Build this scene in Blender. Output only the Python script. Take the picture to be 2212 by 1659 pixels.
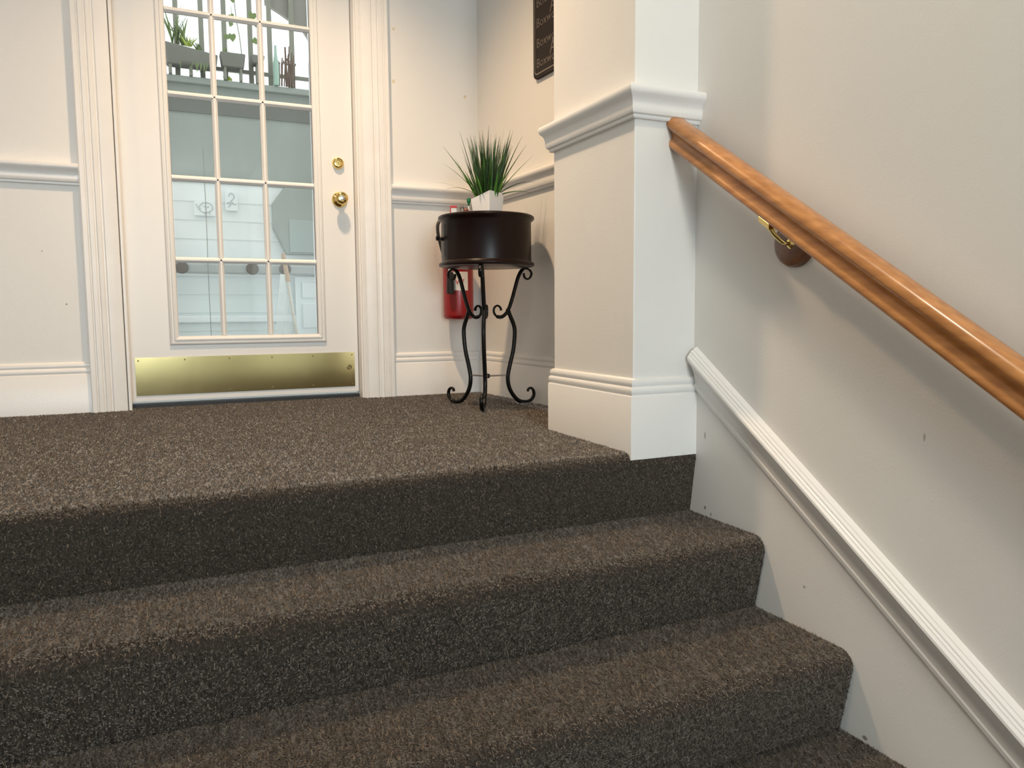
import bpy, math, random
import numpy as np
from mathutils import Matrix, Vector
random.seed(7); rng = np.random.default_rng(7)
S = bpy.context.scene
for o in list(bpy.data.objects): bpy.data.objects.remove(o)
C = S.collection

# ------------------------------------------------------------------ camera
F_PX = 1639.58
yaw, pit, rol = 0.43040, 0.09157, 0.00752
fw = Vector((math.sin(yaw)*math.cos(pit), math.cos(yaw)*math.cos(pit), -math.sin(pit)))
rt = Vector((math.cos(yaw), -math.sin(yaw), 0)); dn = fw.cross(rt)
r2 = math.cos(rol)*rt + math.sin(rol)*dn; d2 = -math.sin(rol)*rt + math.cos(rol)*dn
cam = bpy.data.cameras.new('camera'); co = bpy.data.objects.new('camera', cam); C.objects.link(co)
cam.sensor_width = 36; cam.lens = F_PX/2212*36; cam.clip_start = .02
m = Matrix((( r2.x, -d2.x, -fw.x, 0), (r2.y, -d2.y, -fw.y, 0), (r2.z, -d2.z, -fw.z, .3685), (0, 0, 0, 1)))
co.matrix_world = m
S.camera = co

# ------------------------------------------------------------------ world, large lights, exposure
w = bpy.data.worlds.new('overcast_sky'); S.world = w; w.use_nodes = True
bg = w.node_tree.nodes['Background']; bg.inputs[0].default_value = (.95, .99, 1, 1); bg.inputs[1].default_value = 1.9
S.view_settings.view_transform = 'Standard'; S.view_settings.look = 'None'
S.view_settings.exposure = 0.0; S.view_settings.gamma = 1; S.view_settings.use_curve_mapping = False

def light(name, kind, loc, target, energy, col, **kw):
    l = bpy.data.lights.new(name, kind); l.energy = energy; l.color = col
    for k, v in kw.items(): setattr(l, k, v)
    o = bpy.data.objects.new(name, l); C.objects.link(o); o.location = loc
    o.rotation_euler = (Vector(target)-Vector(loc)).to_track_quat('-Z', 'Y').to_euler()
    return o
# daylight entering by the window behind the camera
light('window_daylight', 'AREA', (-.62, -5.95, 1.05), (-.62, 3, 1.05), 175, (.82, .94, 1), shape='RECTANGLE', size=1.5, size_y=1.7)

# ------------------------------------------------------------------ helpers
def tag(o, label=None, cat=None, group=None, kind=None):
    if label: o['label'] = label
    if cat: o['category'] = cat
    if group: o['group'] = group
    if kind: o['kind'] = kind
    return o

class MB:
    """collects verts/faces in world coordinates"""
    def __init__(s): s.v = []; s.f = []
    def add(s, V, Fs):
        n = len(s.v); s.v += [tuple(p) for p in V]; s.f += [tuple(i+n for i in f) for f in Fs]; return s
    def box(s, x0, x1, y0, y1, z0, z1):
        V = [(x, y, z) for x in (x0, x1) for y in (y0, y1) for z in (z0, z1)]
        return s.add(V, [(0,1,3,2),(4,6,7,5),(0,4,5,1),(2,3,7,6),(0,2,6,4),(1,5,7,3)])
    def prism(s, poly, fn, t0, t1):
        """poly of (a,b); fn(a,b,t)->xyz"""
        n = len(poly)
        V = [fn(a, b, t0) for a, b in poly]+[fn(a, b, t1) for a, b in poly]
        Fs = [(i, (i+1) % n, n+(i+1) % n, n+i) for i in range(n)]
        Fs += [tuple(range(n))[::-1], tuple(range(n, 2*n))]
        return s.add(V, Fs)
    def lathe(s, prof, c, axis='z', seg=32):
        """prof: (radius, height) along axis from c"""
        V = []; Fs = []; n = len(prof)
        for k in range(seg):
            a = 2*math.pi*k/seg; ca, sa = math.cos(a), math.sin(a)
            for r, h in prof:
                p = {'z': (r*ca, r*sa, h), 'y': (r*ca, h, r*sa), 'x': (h, r*ca, r*sa)}[axis]
                V.append((c[0]+p[0], c[1]+p[1], c[2]+p[2]))
        for k in range(seg):
            k2 = (k+1) % seg
            for i in range(n-1): Fs.append((k*n+i, k2*n+i, k2*n+i+1, k*n+i+1))
        if prof[0][0] > 1e-6: Fs.append(tuple(k*n for k in range(seg))[::-1])
        if prof[-1][0] > 1e-6: Fs.append(tuple(k*n+n-1 for k in range(seg)))
        return s.add(V, Fs)
    def tube(s, pts, r, seg=8, r2=None, side=None):
        """sweep; r radius (number or list) in-plane, r2 radius along fixed side vector"""
        pts = [Vector(p) for p in pts]; n = len(pts); V = []; Fs = []
        R = r if isinstance(r, (list, tuple)) else [r]*n
        R2 = r2 if isinstance(r2, (list, tuple)) else ([r2]*n if r2 else R)
        up = None
        for i, p in enumerate(pts):
            t = (pts[min(i+1, n-1)]-pts[max(i-1, 0)]).normalized()
            if side is not None: b = Vector(side).normalized()
            else:
                if up is None: up = Vector((0, 0, 1)) if abs(t.z) < .9 else Vector((1, 0, 0))
                b = t.cross(up).normalized()
            a = b.cross(t).normalized(); up = a if side is None else None
            for k in range(seg):
                q = 2*math.pi*k/seg
                V.append(p + a*math.cos(q)*R[i] + b*math.sin(q)*R2[i])
        for i in range(n-1):
            for k in range(seg):
                k2 = (k+1) % seg
                Fs.append((i*seg+k, i*seg+k2, (i+1)*seg+k2, (i+1)*seg+k))
        Fs.append(tuple(range(seg))[::-1]); Fs.append(tuple(range((n-1)*seg, n*seg)))
        return s.add(V, Fs)
    def mould(s, path, prof, z0=0):
        """closed profile (out,z) swept along a plan path, mitred; 'out' is to the left of travel"""
        P = [Vector((p[0], p[1])) for p in path]; n = len(P); m = len(prof); V = []; Fs = []
        for i in range(n):
            d0 = (P[i]-P[i-1]).normalized() if i else (P[1]-P[0]).normalized()
            d1 = (P[i+1]-P[i]).normalized() if i < n-1 else d0
            n0 = Vector((-d0.y, d0.x)); n1 = Vector((-d1.y, d1.x)); mm = (n0+n1); mm = mm/max(mm.dot(n0), .2)
            for o_, z in prof: V.append((P[i].x+mm.x*o_, P[i].y+mm.y*o_, z0+z))
        for i in range(n-1):
            for k in range(m):
                k2 = (k+1) % m; Fs.append((i*m+k, i*m+k2, (i+1)*m+k2, (i+1)*m+k))
        Fs.append(tuple(range(m))[::-1]); Fs.append(tuple(range((n-1)*m, n*m)))
        return s.add(V, Fs)
    def build(s, name, mat, parent=None, smooth=False, bevel=0, auto=35):
        off = Vector((0, 0, 0))
        if parent is not None:
            q = parent
            while q.parent: q = q.parent
            off = q.location.copy()
        me = bpy.data.meshes.new(name)
        me.from_pydata([(v[0]-off.x, v[1]-off.y, v[2]-off.z) for v in s.v], [], s.f)
        import bmesh
        b = bmesh.new(); b.from_mesh(me); bmesh.ops.recalc_face_normals(b, faces=b.faces); b.to_mesh(me); b.free()
        if mat: me.materials.append(mat)
        o = bpy.data.objects.new(name, me); C.objects.link(o)
        if parent is not None: o.parent = parent
        if smooth:
            for p in me.polygons: p.use_smooth = True
            try: me.set_sharp_from_angle(angle=math.radians(auto))
            except Exception: pass
        if bevel:
            bv = o.modifiers.new('bevel', 'BEVEL'); bv.width = bevel; bv.segments = 2; bv.limit_method = 'ANGLE'
        return o

def empty(name, loc, label=None, cat=None, group=None, kind=None):
    o = bpy.data.objects.new(name, None); C.objects.link(o); o.location = loc; o.empty_display_size = .05
    return tag(o, label, cat, group, kind)

def spline(pts, n=6):
    """Catmull-Rom through points"""
    P = [Vector(p) for p in pts]; P = [2*P[0]-P[1]]+P+[2*P[-1]-P[-2]]; out = []
    for i in range(1, len(P)-2):
        for k in range(n):
            t = k/n; a, b, c, d = P[i-1], P[i], P[i+1], P[i+2]
            out.append(.5*((2*b)+(c-a)*t+(2*a-5*b+4*c-d)*t*t+(3*b-a-3*c+d)*t**3))
    out.append(P[-2]); return out

def text_mesh(txt, size, ext, mat, parent, frame, name='lettering'):
    """frame: (origin, right, up, out)"""
    cu = bpy.data.curves.new('t', 'FONT'); cu.body = txt; cu.size = size; cu.extrude = ext; cu.resolution_u = 2
    t = bpy.data.objects.new('t', cu); C.objects.link(t)
    dg = bpy.context.evaluated_depsgraph_get(); me = bpy.data.meshes.new_from_object(t.evaluated_get(dg))
    bpy.data.objects.remove(t); me.name = name
    q = parent
    while q.parent: q = q.parent
    O, R_, U_, N_ = [Vector(v) for v in frame]; O = O-q.location
    for v in me.vertices: v.co = O + R_*v.co.x + U_*v.co.y + N_*v.co.z
    me.materials.clear(); me.materials.append(mat)
    o = bpy.data.objects.new(name, me); C.objects.link(o); o.parent = parent
    return o

# ------------------------------------------------------------------ materials
def mat(name, col, rough=.5, metal=0, bump=0, bscale=50, var=0, vscale=5, spec=.5, coat=0, bstretch=None, col2=None):
    M = bpy.data.materials.new(name); M.use_nodes = True; nt = M.node_tree; N = nt.nodes; L = nt.links
    b = N['Principled BSDF']; b.inputs['Base Color'].default_value = (*col, 1)
    b.inputs['Roughness'].default_value = rough; b.inputs['Metallic'].default_value = metal
    b.inputs['Specular IOR Level'].default_value = spec; b.inputs['Coat Weight'].default_value = coat
    tc = N.new('ShaderNodeTexCoord')
    if var or col2:
        n = N.new('ShaderNodeTexNoise'); n.inputs['Scale'].default_value = vscale; n.inputs['Detail'].default_value = 4
        L.new(tc.outputs['Object'], n.inputs['Vector'])
        r = N.new('ShaderNodeValToRGB'); r.color_ramp.elements[0].position = .3; r.color_ramp.elements[1].position = .7
        c2 = col2 or tuple(c*(1-var) for c in col)
        r.color_ramp.elements[0].color = (*c2, 1); r.color_ramp.elements[1].color = (*col, 1)
        L.new(n.outputs['Fac'], r.inputs[0]); L.new(r.outputs[0], b.inputs['Base Color'])
    if bump:
        n = N.new('ShaderNodeTexNoise'); n.inputs['Scale'].default_value = bscale; n.inputs['Detail'].default_value = 3
        if bstretch:
            mp = N.new('ShaderNodeMapping'); mp.inputs['Scale'].default_value = bstretch
            L.new(tc.outputs['Object'], mp.inputs[0]); L.new(mp.outputs[0], n.inputs['Vector'])
        else: L.new(tc.outputs['Object'], n.inputs['Vector'])
        bp = N.new('ShaderNodeBump'); bp.inputs['Strength'].default_value = bump; bp.inputs['Distance'].default_value = .002
        L.new(n.outputs['Fac'], bp.inputs['Height']); L.new(bp.outputs[0], b.inputs['Normal'])
    return M

def scuffed(name, col, spots, rough=.45, bump=.15):
    """paint with a few small stains: spots = (centre, (rx,ry,rz), colour)"""
    M = mat(name, col, rough, bump=bump, bscale=220, var=.03, vscale=2.2); nt = M.node_tree; N = nt.nodes; L = nt.links
    b = N['Principled BSDF']; src = b.inputs['Base Color'].links[0].from_socket
    tc = N.new('ShaderNodeTexCoord')
    for c, r, k in spots:
        mp = N.new('ShaderNodeMapping'); mp.vector_type = 'POINT'
        mp.inputs['Scale'].default_value = (1/r[0], 1/r[1], 1/r[2])
        mp.inputs['Location'].default_value = (-c[0]/r[0], -c[1]/r[1], -c[2]/r[2])
        L.new(tc.outputs['Object'], mp.inputs[0])
        ln = N.new('ShaderNodeVectorMath'); ln.operation = 'LENGTH'; L.new(mp.outputs[0], ln.inputs[0])
        mr = N.new('ShaderNodeMapRange'); mr.inputs[1].default_value = 1.0; mr.inputs[2].default_value = .6
        mr.inputs[3].default_value = 0; mr.inputs[4].default_value = .75; L.new(ln.outputs['Value'], mr.inputs[0])
        mx = N.new('ShaderNodeMix'); mx.data_type = 'RGBA'; L.new(mr.outputs[0], mx.inputs[0])
        L.new(src, mx.inputs[6]); mx.inputs[7].default_value = (*k, 1); src = mx.outputs[2]
    L.new(src, b.inputs['Base Color'])
    return M

def wood(name, c1, c2, scale, rough, coat=0):
    M = bpy.data.materials.new(name); M.use_nodes = True; nt = M.node_tree; N = nt.nodes; L = nt.links
    b = N['Principled BSDF']; b.inputs['Roughness'].default_value = rough; b.inputs['Coat Weight'].default_value = coat
    b.inputs['Coat Roughness'].default_value = .15
    tc = N.new('ShaderNodeTexCoord'); mp = N.new('ShaderNodeMapping'); mp.inputs['Scale'].default_value = scale
    mp.inputs['Rotation'].default_value = (math.radians(-33), 0, 0)
    n = N.new('ShaderNodeTexNoise'); n.inputs['Scale'].default_value = 1; n.inputs['Detail'].default_value = 6
    r = N.new('ShaderNodeValToRGB'); r.color_ramp.elements[0].position = .35; r.color_ramp.elements[1].position = .65
    r.color_ramp.elements[0].color = (*c1, 1); r.color_ramp.elements[1].color = (*c2, 1)
    L.new(tc.outputs['Object'], mp.inputs[0]); L.new(mp.outputs[0], n.inputs['Vector'])
    L.new(n.outputs['Fac'], r.inputs[0]); L.new(r.outputs[0], b.inputs['Base Color'])
    return M

WHITE = (.80, .79, .765)
TAPE = (.62, .52, .32); DARK = (.12, .10, .08)
M_wall = scuffed('wall_paint', WHITE, [((.985, 3.385, 1.405), (.008, .05, .010), TAPE), ((1.325, 3.385, 1.375), (.008, .05, .009), TAPE),
    ((.99, 3.385, 1.63), (.007, .05, .008), TAPE), ((-.33, 3.385, .42), (.004, .05, .004), DARK), ((-.40, 3.385, .62), (.003, .05, .003), DARK)])
M_stairwall = scuffed('stair_wall_paint', (.78, .765, .735), [((1.33, 1.645, .035), (.05, .0025, .012), DARK), ((1.33, 1.64, -.165), (.05, .005, .006), DARK),
    ((1.33, 1.615, -.178), (.05, .003, .006), DARK), ((1.33, 1.10, -.545), (.05, .008, .006), DARK), ((1.33, 1.28, -.27), (.05, .005, .004), (.3, .27, .22)),
    ((1.33, .99, .125), (.05, .003, .010), (.35, .32, .28))])
M_trim = mat('trim_paint', (.83, .82, .80), .32, bump=.12, bscale=160, var=.03, vscale=3)
M_casing = mat('casing_paint', (.83, .82, .80), .35, bump=.2, bscale=14, var=.05, vscale=9, bstretch=(6, 6, .4))
M_door = mat('door_paint', (.80, .80, .79), .38, bump=.1, bscale=90, var=.02, vscale=2)
M_ceiling = mat('ceiling_paint', (.80, .78, .75), .8, bump=.2, bscale=120)
M_brass = mat('brass', (.86, .66, .26), .13, 1, bump=.25, bscale=2.2)
M_plate = mat('brass_plate', (.50, .42, .20), .14, 1, bump=.5, bscale=3.5, bstretch=(1, 1, .5))
M_screw = mat('dull_screw', (.25, .2, .1), .4, 1)
M_silver = mat('steel', (.75, .75, .75), .2, 1)
M_rail = wood('handrail_oak', (.40, .16, .045), (.56, .245, .075), (60, 5, 60), .34, .35)
M_ros = wood('rosette_wood', (.13, .045, .015), (.20, .075, .025), (40, 40, 40), .35, .3)
M_black = mat('black_iron', (.005, .005, .005), .30, spec=.25, bump=.1, bscale=60)
M_steelrod = mat('grey_rod', (.35, .32, .29), .4, .6)
M_espresso = mat('espresso_lacquer', (.010, .004, .0035), .32, spec=.22)
M_pot = mat('white_ceramic', (.82, .82, .82), .25)
M_red = mat('extinguisher_red', (.30, .006, .008), .3, coat=.1)
M_label = mat('white_label', (.8, .78, .75), .5)
M_redink = mat('red_ink', (.55, .03, .03), .5)
M_rubber = mat('black_rubber', (.012, .012, .012), .5)
M_signboard = mat('sign_board', (.028, .021, .018), .6, bump=.1, bscale=80, spec=.15)
M_signline = mat('sign_line', (.20, .18, .13), .5)
M_signtext = mat('sign_text', (.13, .105, .085), .5)
M_greencap = mat('green_plastic', (.01, .16, .05), .3)
M_soil = mat('dark_soil', (.02, .016, .01), .9)
M_dark = mat('dark_gap', (.01, .012, .014), .7)
M_threshold = mat('threshold_metal', (.012, .014, .016), .5)

def leafmat(name, c1, c2):
    M = mat(name, c1, .4, col2=c2, vscale=30); return M
M_leaf = [leafmat('leaf_dark', (.025, .075, .012), (.010, .035, .006)), leafmat('leaf_mid', (.05, .15, .02), (.02, .07, .01)),
          leafmat('leaf_bright', (.12, .32, .035), (.06, .18, .02))]

def carpet(name, pile):
    M = bpy.data.materials.new(name); M.use_nodes = True; nt = M.node_tree; N = nt.nodes; L = nt.links
    b = N['Principled BSDF']; b.inputs['Roughness'].default_value = .95; b.inputs['Specular IOR Level'].default_value = .05
    b.inputs['Sheen Weight'].default_value = 1.0; b.inputs['Sheen Roughness'].default_value = .50; b.inputs['Sheen Tint'].default_value = (1, .88, .76, 1)
    r = N.new('ShaderNodeValToRGB'); e = r.color_ramp.elements
    e[0].position = 0; e[0].color = (.007, .006, .005, 1); e[1].position = 1; e[1].color = (.185, .140, .103, 1)
    a = e.new(.35); a.color = (.020, .0165, .0135, 1); a = e.new(.75); a.color = (.058, .0455, .035, 1)
    if pile:
        at = N.new('ShaderNodeAttribute'); at.attribute_name = 'tint'; L.new(at.outputs['Fac'], r.inputs[0])
    else:
        tc = N.new('ShaderNodeTexCoord'); n = N.new('ShaderNodeTexNoise'); n.inputs['Scale'].default_value = 260
        n.inputs['Detail'].default_value = 2; L.new(tc.outputs['Object'], n.inputs['Vector'])
        L.new(n.outputs['Fac'], r.inputs[0])
    L.new(r.outputs[0], b.inputs['Base Color'])
    return M
M_carpet = carpet('carpet_backing', False); M_pile = carpet('carpet_pile', True)

def glass():
    M = bpy.data.materials.new('clear_glass'); M.use_nodes = True; nt = M.node_tree; N = nt.nodes; L = nt.links
    N.remove(N['Principled BSDF']); out = N['Material Output']
    t = N.new('ShaderNodeBsdfTransparent'); t.inputs[0].default_value = (.95, .97, .96, 1)
    g = N.new('ShaderNodeBsdfGlossy'); g.inputs['Roughness'].default_value = .02
    f = N.new('ShaderNodeFresnel'); f.inputs[0].default_value = 1.5
    mx = N.new('ShaderNodeMixShader'); L.new(f.outputs[0], mx.inputs[0]); L.new(t.outputs[0], mx.inputs[1]); L.new(g.outputs[0], mx.inputs[2])
    L.new(mx.outputs[0], out.inputs[0]); return M
M_glass = glass()

# ------------------------------------------------------------------ measurements (metres, landing carpet at z = 0)
YW = 3.385            # door wall face
XR = lambda y: 1.389+.055*(3.37-y)   # landing side wall face, slightly out of square
XC, YB, YF = 1.134, 2.145, 1.697     # pier: left face, back, front
XS = 1.334            # stair wall face
RISE, RUN = .1838, .2735
CEIL = 2.5
NSTEP = 7
YREAR = -6.0

# ------------------------------------------------------------------ structure
def structure(o, label, cat): return tag(o, label, cat, kind='structure')
DX0, DX1, DH = -.142, .829, 2.06     # rough opening
b = MB().box(-1.6, DX0, YW, YW+.13, -.05, CEIL).box(DX1, 1.56, YW, YW+.13, -.05, CEIL).box(DX0, DX1, YW, YW+.13, DH, CEIL)
structure(b.build('wall_back', M_wall), 'white painted wall around the glazed door', 'wall')
b = MB().prism([(XR(YB-.02), YB-.02), (XR(3.40), 3.40), (1.62, 3.40), (1.62, YB-.02)], lambda a, c, t: (a, c, t), -.05, CEIL)
structure(b.build('wall_right', M_wall), 'white wall behind the plant stand on the landing', 'wall')
b = MB().box(XC, 1.62, YF, YB, -.018, CEIL)
structure(b.build('wall_pier', M_wall, bevel=.003), 'white wall pier at the top of the stairs', 'wall')
b = MB().box(XS, 1.62, YREAR, YF+.04, -1.5, CEIL)
structure(b.build('wall_stair', M_stairwall), 'off white stair wall below and above the wooden handrail', 'wall')
structure(MB().box(-1.6, -1.45, YREAR, 3.5, -1.5, CEIL).build('wall_left', M_wall), 'white wall on the far side of the stairs', 'wall')
b = MB().box(-1.6, -1.4, YREAR-.12, YREAR, -1.5, CEIL).box(.16, 1.62, YREAR-.12, YREAR, -1.5, CEIL).box(-1.4, .16, YREAR-.12, YREAR, -1.5, .15).box(-1.4, .16, YREAR-.12, YREAR, 1.95, CEIL)
structure(b.build('wall_rear', M_wall), 'white entrance wall with a window behind the stairs', 'wall')
structure(MB().box(-1.6, 1.62, YREAR-.12, 3.52, CEIL, CEIL+.1).build('ceiling', M_ceiling), 'white painted ceiling over stairs and landing', 'ceiling')


def pile(name, parent, prof, x0, x1, dens, length, xmask=None):
    """short carpet tufts over a profile in (y,z) swept along x: one triangle each"""
    P = np.array(prof, float); d = np.diff(P, axis=0); sl = np.hypot(d[:, 0], d[:, 1]); cum = np.concatenate([[0], np.cumsum(sl)])
    n = int(cum[-1]*(x1-x0)*dens)
    s = rng.random(n)*cum[-1]; i = np.clip(np.searchsorted(cum, s)-1, 0, len(sl)-1); t = (s-cum[i])/sl[i]
    y = P[i, 0]+t*d[i, 0]; z = P[i, 1]+t*d[i, 1]; x = x0+rng.random(n)*(x1-x0)
    if xmask is not None:
        k = xmask(x, y, z); x, y, z, i, t = x[k], y[k], z[k], i[k], t[k]; n = len(x)
    ty = d[i, 0]/sl[i]; tz = d[i, 1]/sl[i]; ny, nz = tz, -ty      # normal to the left-hand of travel (see callers)
    tint = np.clip(rng.normal(.5, .26, n), 0, 1)
    L_ = length*(.6+.8*rng.random(n))
    lx = rng.normal(0, .35, n); lt = rng.normal(0, .45, n)
    B = np.stack([x, y, z], 1); Nn = np.stack([np.zeros(n), ny, nz], 1); T = np.stack([np.zeros(n), ty, tz], 1); X = np.array([[1., 0, 0]])
    lx = rng.normal(0, .42, n); lt = rng.normal(0, 1, n); q_ = np.hypot(lx, lt)+1e-6; lx /= q_; lt /= q_
    tip = B+L_[:, None]*(Nn*(.25+.5*rng.random(n))[:, None]+lx[:, None]*X+lt[:, None]*T)
    wv = (lt[:, None]*X-lx[:, None]*T)*(.0011+.0009*rng.random(n))[:, None]
    B = B-Nn*.0005
    V = np.stack([B-wv, B+wv, tip], 1).reshape(-1, 3); V[:, 0] = np.minimum(V[:, 0], x1-.0005)
    me = bpy.data.meshes.new(name); me.vertices.add(3*n); me.vertices.foreach_set('co', V.astype(np.float32).ravel())
    me.loops.add(3*n); me.loops.foreach_set('vertex_index', np.arange(3*n, dtype=np.int32))
    me.polygons.add(n); me.polygons.foreach_set('loop_start', np.arange(0, 3*n, 3, dtype=np.int32))
    at = me.attributes.new('tint', 'FLOAT', 'FACE'); at.data.foreach_set('value', tint.astype(np.float32))
    me.materials.append(M_pile); me.update(); me.validate()
    o = bpy.data.objects.new(name, me); C.objects.link(o); o.parent = parent
    tag(o, kind='stuff'); return o

def nose(yn, zt, R=.034, n=7):
    """rounded nosing: from tread top forward and down to the riser foot"""
    c = (yn+R, zt-R); pts = []
    for k in range(n+1):
        a = math.pi/2+math.pi*.62*k/n
        pts.append((c[0]+R*math.cos(a), c[1]+R*math.sin(a)))
    return pts
ZO = -.004   # backing lies under the pile
yn0 = 1.682
np0 = nose(yn0, ZO, .028)
prof0 = [(3.46, ZO), (3.0, ZO), (2.4, ZO), (2.0, ZO)]+np0+[(1.706, ZO-RISE)]
def swept(prof, x0, x1, ybk, zbk):
    poly = list(prof)+[(prof[-1][0], zbk), (ybk, zbk)]
    return MB().prism(poly, lambda a, c, t: (t, a, c), x0, x1)
fl = swept(prof0, -1.5, XS, 3.6, -.6).build('floor', M_carpet, smooth=True)
structure(fl, 'brown flecked carpet on the landing before the door', 'floor')
in_land = lambda x, y, z: (x < np.where(z < -.014, XS-.002, np.where(y > YB, 1.389+.055*(3.37-y)-.014, np.where(y > YF-.01, XC-.014, XS-.002)))) & (x > -1.35)
fp = pile('pile', fl, prof0, -1.1, 1.44, 80000, .0062, in_land)
stairs = empty('carpeted_stairs', (0, .9, -1.3), 'flight of brown carpeted steps leading up to the landing', 'stairs')
for k in range(1, NSTEP):
    yn = yn0-RUN*k; zt = ZO-RISE*k
    npk = nose(yn, zt)
    last = k == NSTEP-1
    pr = [(yn0-RUN*(k-1)+.034, zt), (yn+.12, zt)]+npk+[(yn+.030, zt-RISE)]
    st = swept(pr, -1.449, XS-.001, yn0-RUN*(k-1)+.06, -1.4).build('step', M_carpet, stairs, smooth=True)
    if k < 5:
        p_ = pile('pile', st, pr, -.75, XS-.003, 105000, .0078)
        p_.location = -stairs.location
structure(MB().box(-1.6, 1.62, YREAR-.12, yn0-RUN*(NSTEP-1)+.05, -1.42, ZO-RISE*NSTEP).build('floor_lower', M_carpet), 'brown carpet on the lower hall floor', 'floor')

# baseboards, chair rails, casings ---------------------------------------------------------
BASE = [(0, -.012), (.015, -.012), (.015, .146), (.0135, .149), (.0105, .151), (.0105, .153), (.013, .156), (.014, .161), (.0135, .167), (.011, .171),
        (.0085, .173), (.0085, .175), (.0105, .179), (.0105, .186), (.008, .192), (.004, .195), (0, .196)]
RAIL = [(0, .870), (.009, .870), (.011, .873), (.011, .879), (.017, .882), (.0195, .888), (.0205, .896), (.0205, .904), (.022, .912), (.026, .920), (.032, .926),
        (.0345, .930), (.0365, .936), (.0365, .943), (.034, .948), (.0, .953)]
def trim(nm, path, prof, label, cat='trim', m_=None):
    return structure(MB().mould(path, prof).build(nm, m_ or M_trim, smooth=True, auto=28), label, cat)
CL0, CL1 = -.262, -.122    # left casing
CR0, CR1 = .822, .957      # right casing
trim('baseboard_left', [(-1.45, YW), (CL0, YW)][::-1], BASE, 'white moulded baseboard left of the door', 'baseboard')
trim('trim_1', [(-1.45, YW), (CL0, YW)][::-1], RAIL, 'white chair rail left of the door', 'chair rail')
xk = XR(YW); 
trim('baseboard_back', [(xk, YW), (CR1, YW)], BASE, 'white moulded baseboard between door and corner', 'baseboard')
trim('baseboard_right', [(XR(YB), YB), (XR(YW), YW)], BASE, 'white moulded baseboard behind the plant stand', 'baseboard')
trim('trim_2', [(xk, YW), (CR1, YW)], RAIL, 'white chair rail between door casing and corner', 'chair rail')
trim('trim_3', [(XR(YB), YB), (XR(YW), YW)], RAIL, 'white chair rail on the wall beside the plant', 'chair rail')
trim('baseboard_pier', [(XS, YF), (XC, YF), (XC, YB), (XR(YB), YB)], [(o, z if z > 0 else -.022) for o, z in BASE], 'white moulded baseboard wrapping the pier', 'baseboard')
trim('trim_4', [(XS, YF), (XC, YF), (XC, YB), (XR(YB), YB)], RAIL, 'white chair rail wrapping the pier above the handrail end', 'chair rail')

CAS = [(0, 0), (0, .014), (.003, .016), (.010, .016), (.012, .012), (.014, .012), (.016, .016), (.030, .018), (.052, .021), (.060, .021), (.064, .017), (.068, .017),
       (.072, .022), (.084, .024), (.088, .020), (.091, .020), (.095, .025), (.108, .026), (.111, .021), (.114, .021), (.117, .029), (.131, .030), (.135, .027), (.135, 0)]
def casing(nm, x0, sgn, wd, label):
    k = wd/.135
    poly = [(x0+sgn*a*k, YW-t) for a, t in CAS]
    bb = MB().prism(poly, lambda a, c, t: (a, c, t), -.008, 2.20)
    return structure(bb.build(nm, M_casing, smooth=True, auto=25), label, 'door casing')
casing('trim_5', CL1, -1, CL1-CL0, 'white fluted casing on the hinge side of the door')
casing('trim_6', CR0, 1, CR1-CR0, 'white fluted casing on the knob side of the door')
structure(MB().box(CL1, CR0, YW-.02, YW, 2.06, 2.2).build('trim_7', M_casing, bevel=.003), 'white head casing above the door', 'door casing')

# stair skirt cap
def rake(nm, prof, y0, y1, z0, slope, label, cat, m_):
    bb = MB()
    V = [(XS-o, y0, z0+h) for o, h in prof]+[(XS-o, y1, z0+h-slope*(y0-y1)) for o, h in prof]; n = len(prof)
    bb.add(V, [(i, (i+1) % n, n+(i+1) % n, n+i) for i in range(n)]+[tuple(range(n)), tuple(range(n, 2*n))])
    return tag(bb.build(nm, m_, smooth=True, auto=25), label, cat, kind='structure')
CAP = [(0, -.108), (.007, -.106), (.008, -.096), (.005, -.093), (.006, -.084), (.010, -.065), (.018, -.048), (.027, -.036), (.031, -.030), (.033, -.024), (.032, -.018), (.027, -.013),
       (.026, -.010), (.022, -.007), (.021, -.003), (.014, 0.0), (.013, .003), (.006, .006), (0, .008)]
rake('trim_8', CAP, YF-.012, -.6, .268, .664, 'white moulded cap on the stair skirt board, sloping down', 'trim', M_trim)

# ------------------------------------------------------------------ glazed door
YD = 3.445
door = empty('door_1', (.34, YD, 0), 'white glazed door with fifteen panes and brass kick plate', 'door', kind='structure')
L0, L1 = -.124, .808
# jamb with stop beads
for sx, x in ((1, DX0), (-1, DX1)):
    f = lambda a: x+sx*a
    MB().box(*sorted((f(0), f(.018))), YW, YW+.13, -.01, DH).build('jamb', M_trim, door, bevel=.002)
    MB().box(*sorted((f(.0), f(.012))), YW-.012, YW+.012, -.005, DH).build('bead', M_trim, door, bevel=.003)
MB().box(DX0, DX1, YW, YW+.13, DH-.018, DH).build('jamb', M_trim, door)
gx0, gx1, gz0, gz1 = .063, .632, .288, 1.925
ZB = .024
b = MB().box(L0, gx0, YD, YD+.044, ZB, 2.035).box(gx1, L1, YD, YD+.044, ZB, 2.035).box(gx0, gx1, YD, YD+.044, ZB, gz0).box(gx0, gx1, YD, YD+.044, gz1, 2.035)
b.build('door_leaf', M_door, door)
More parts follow.
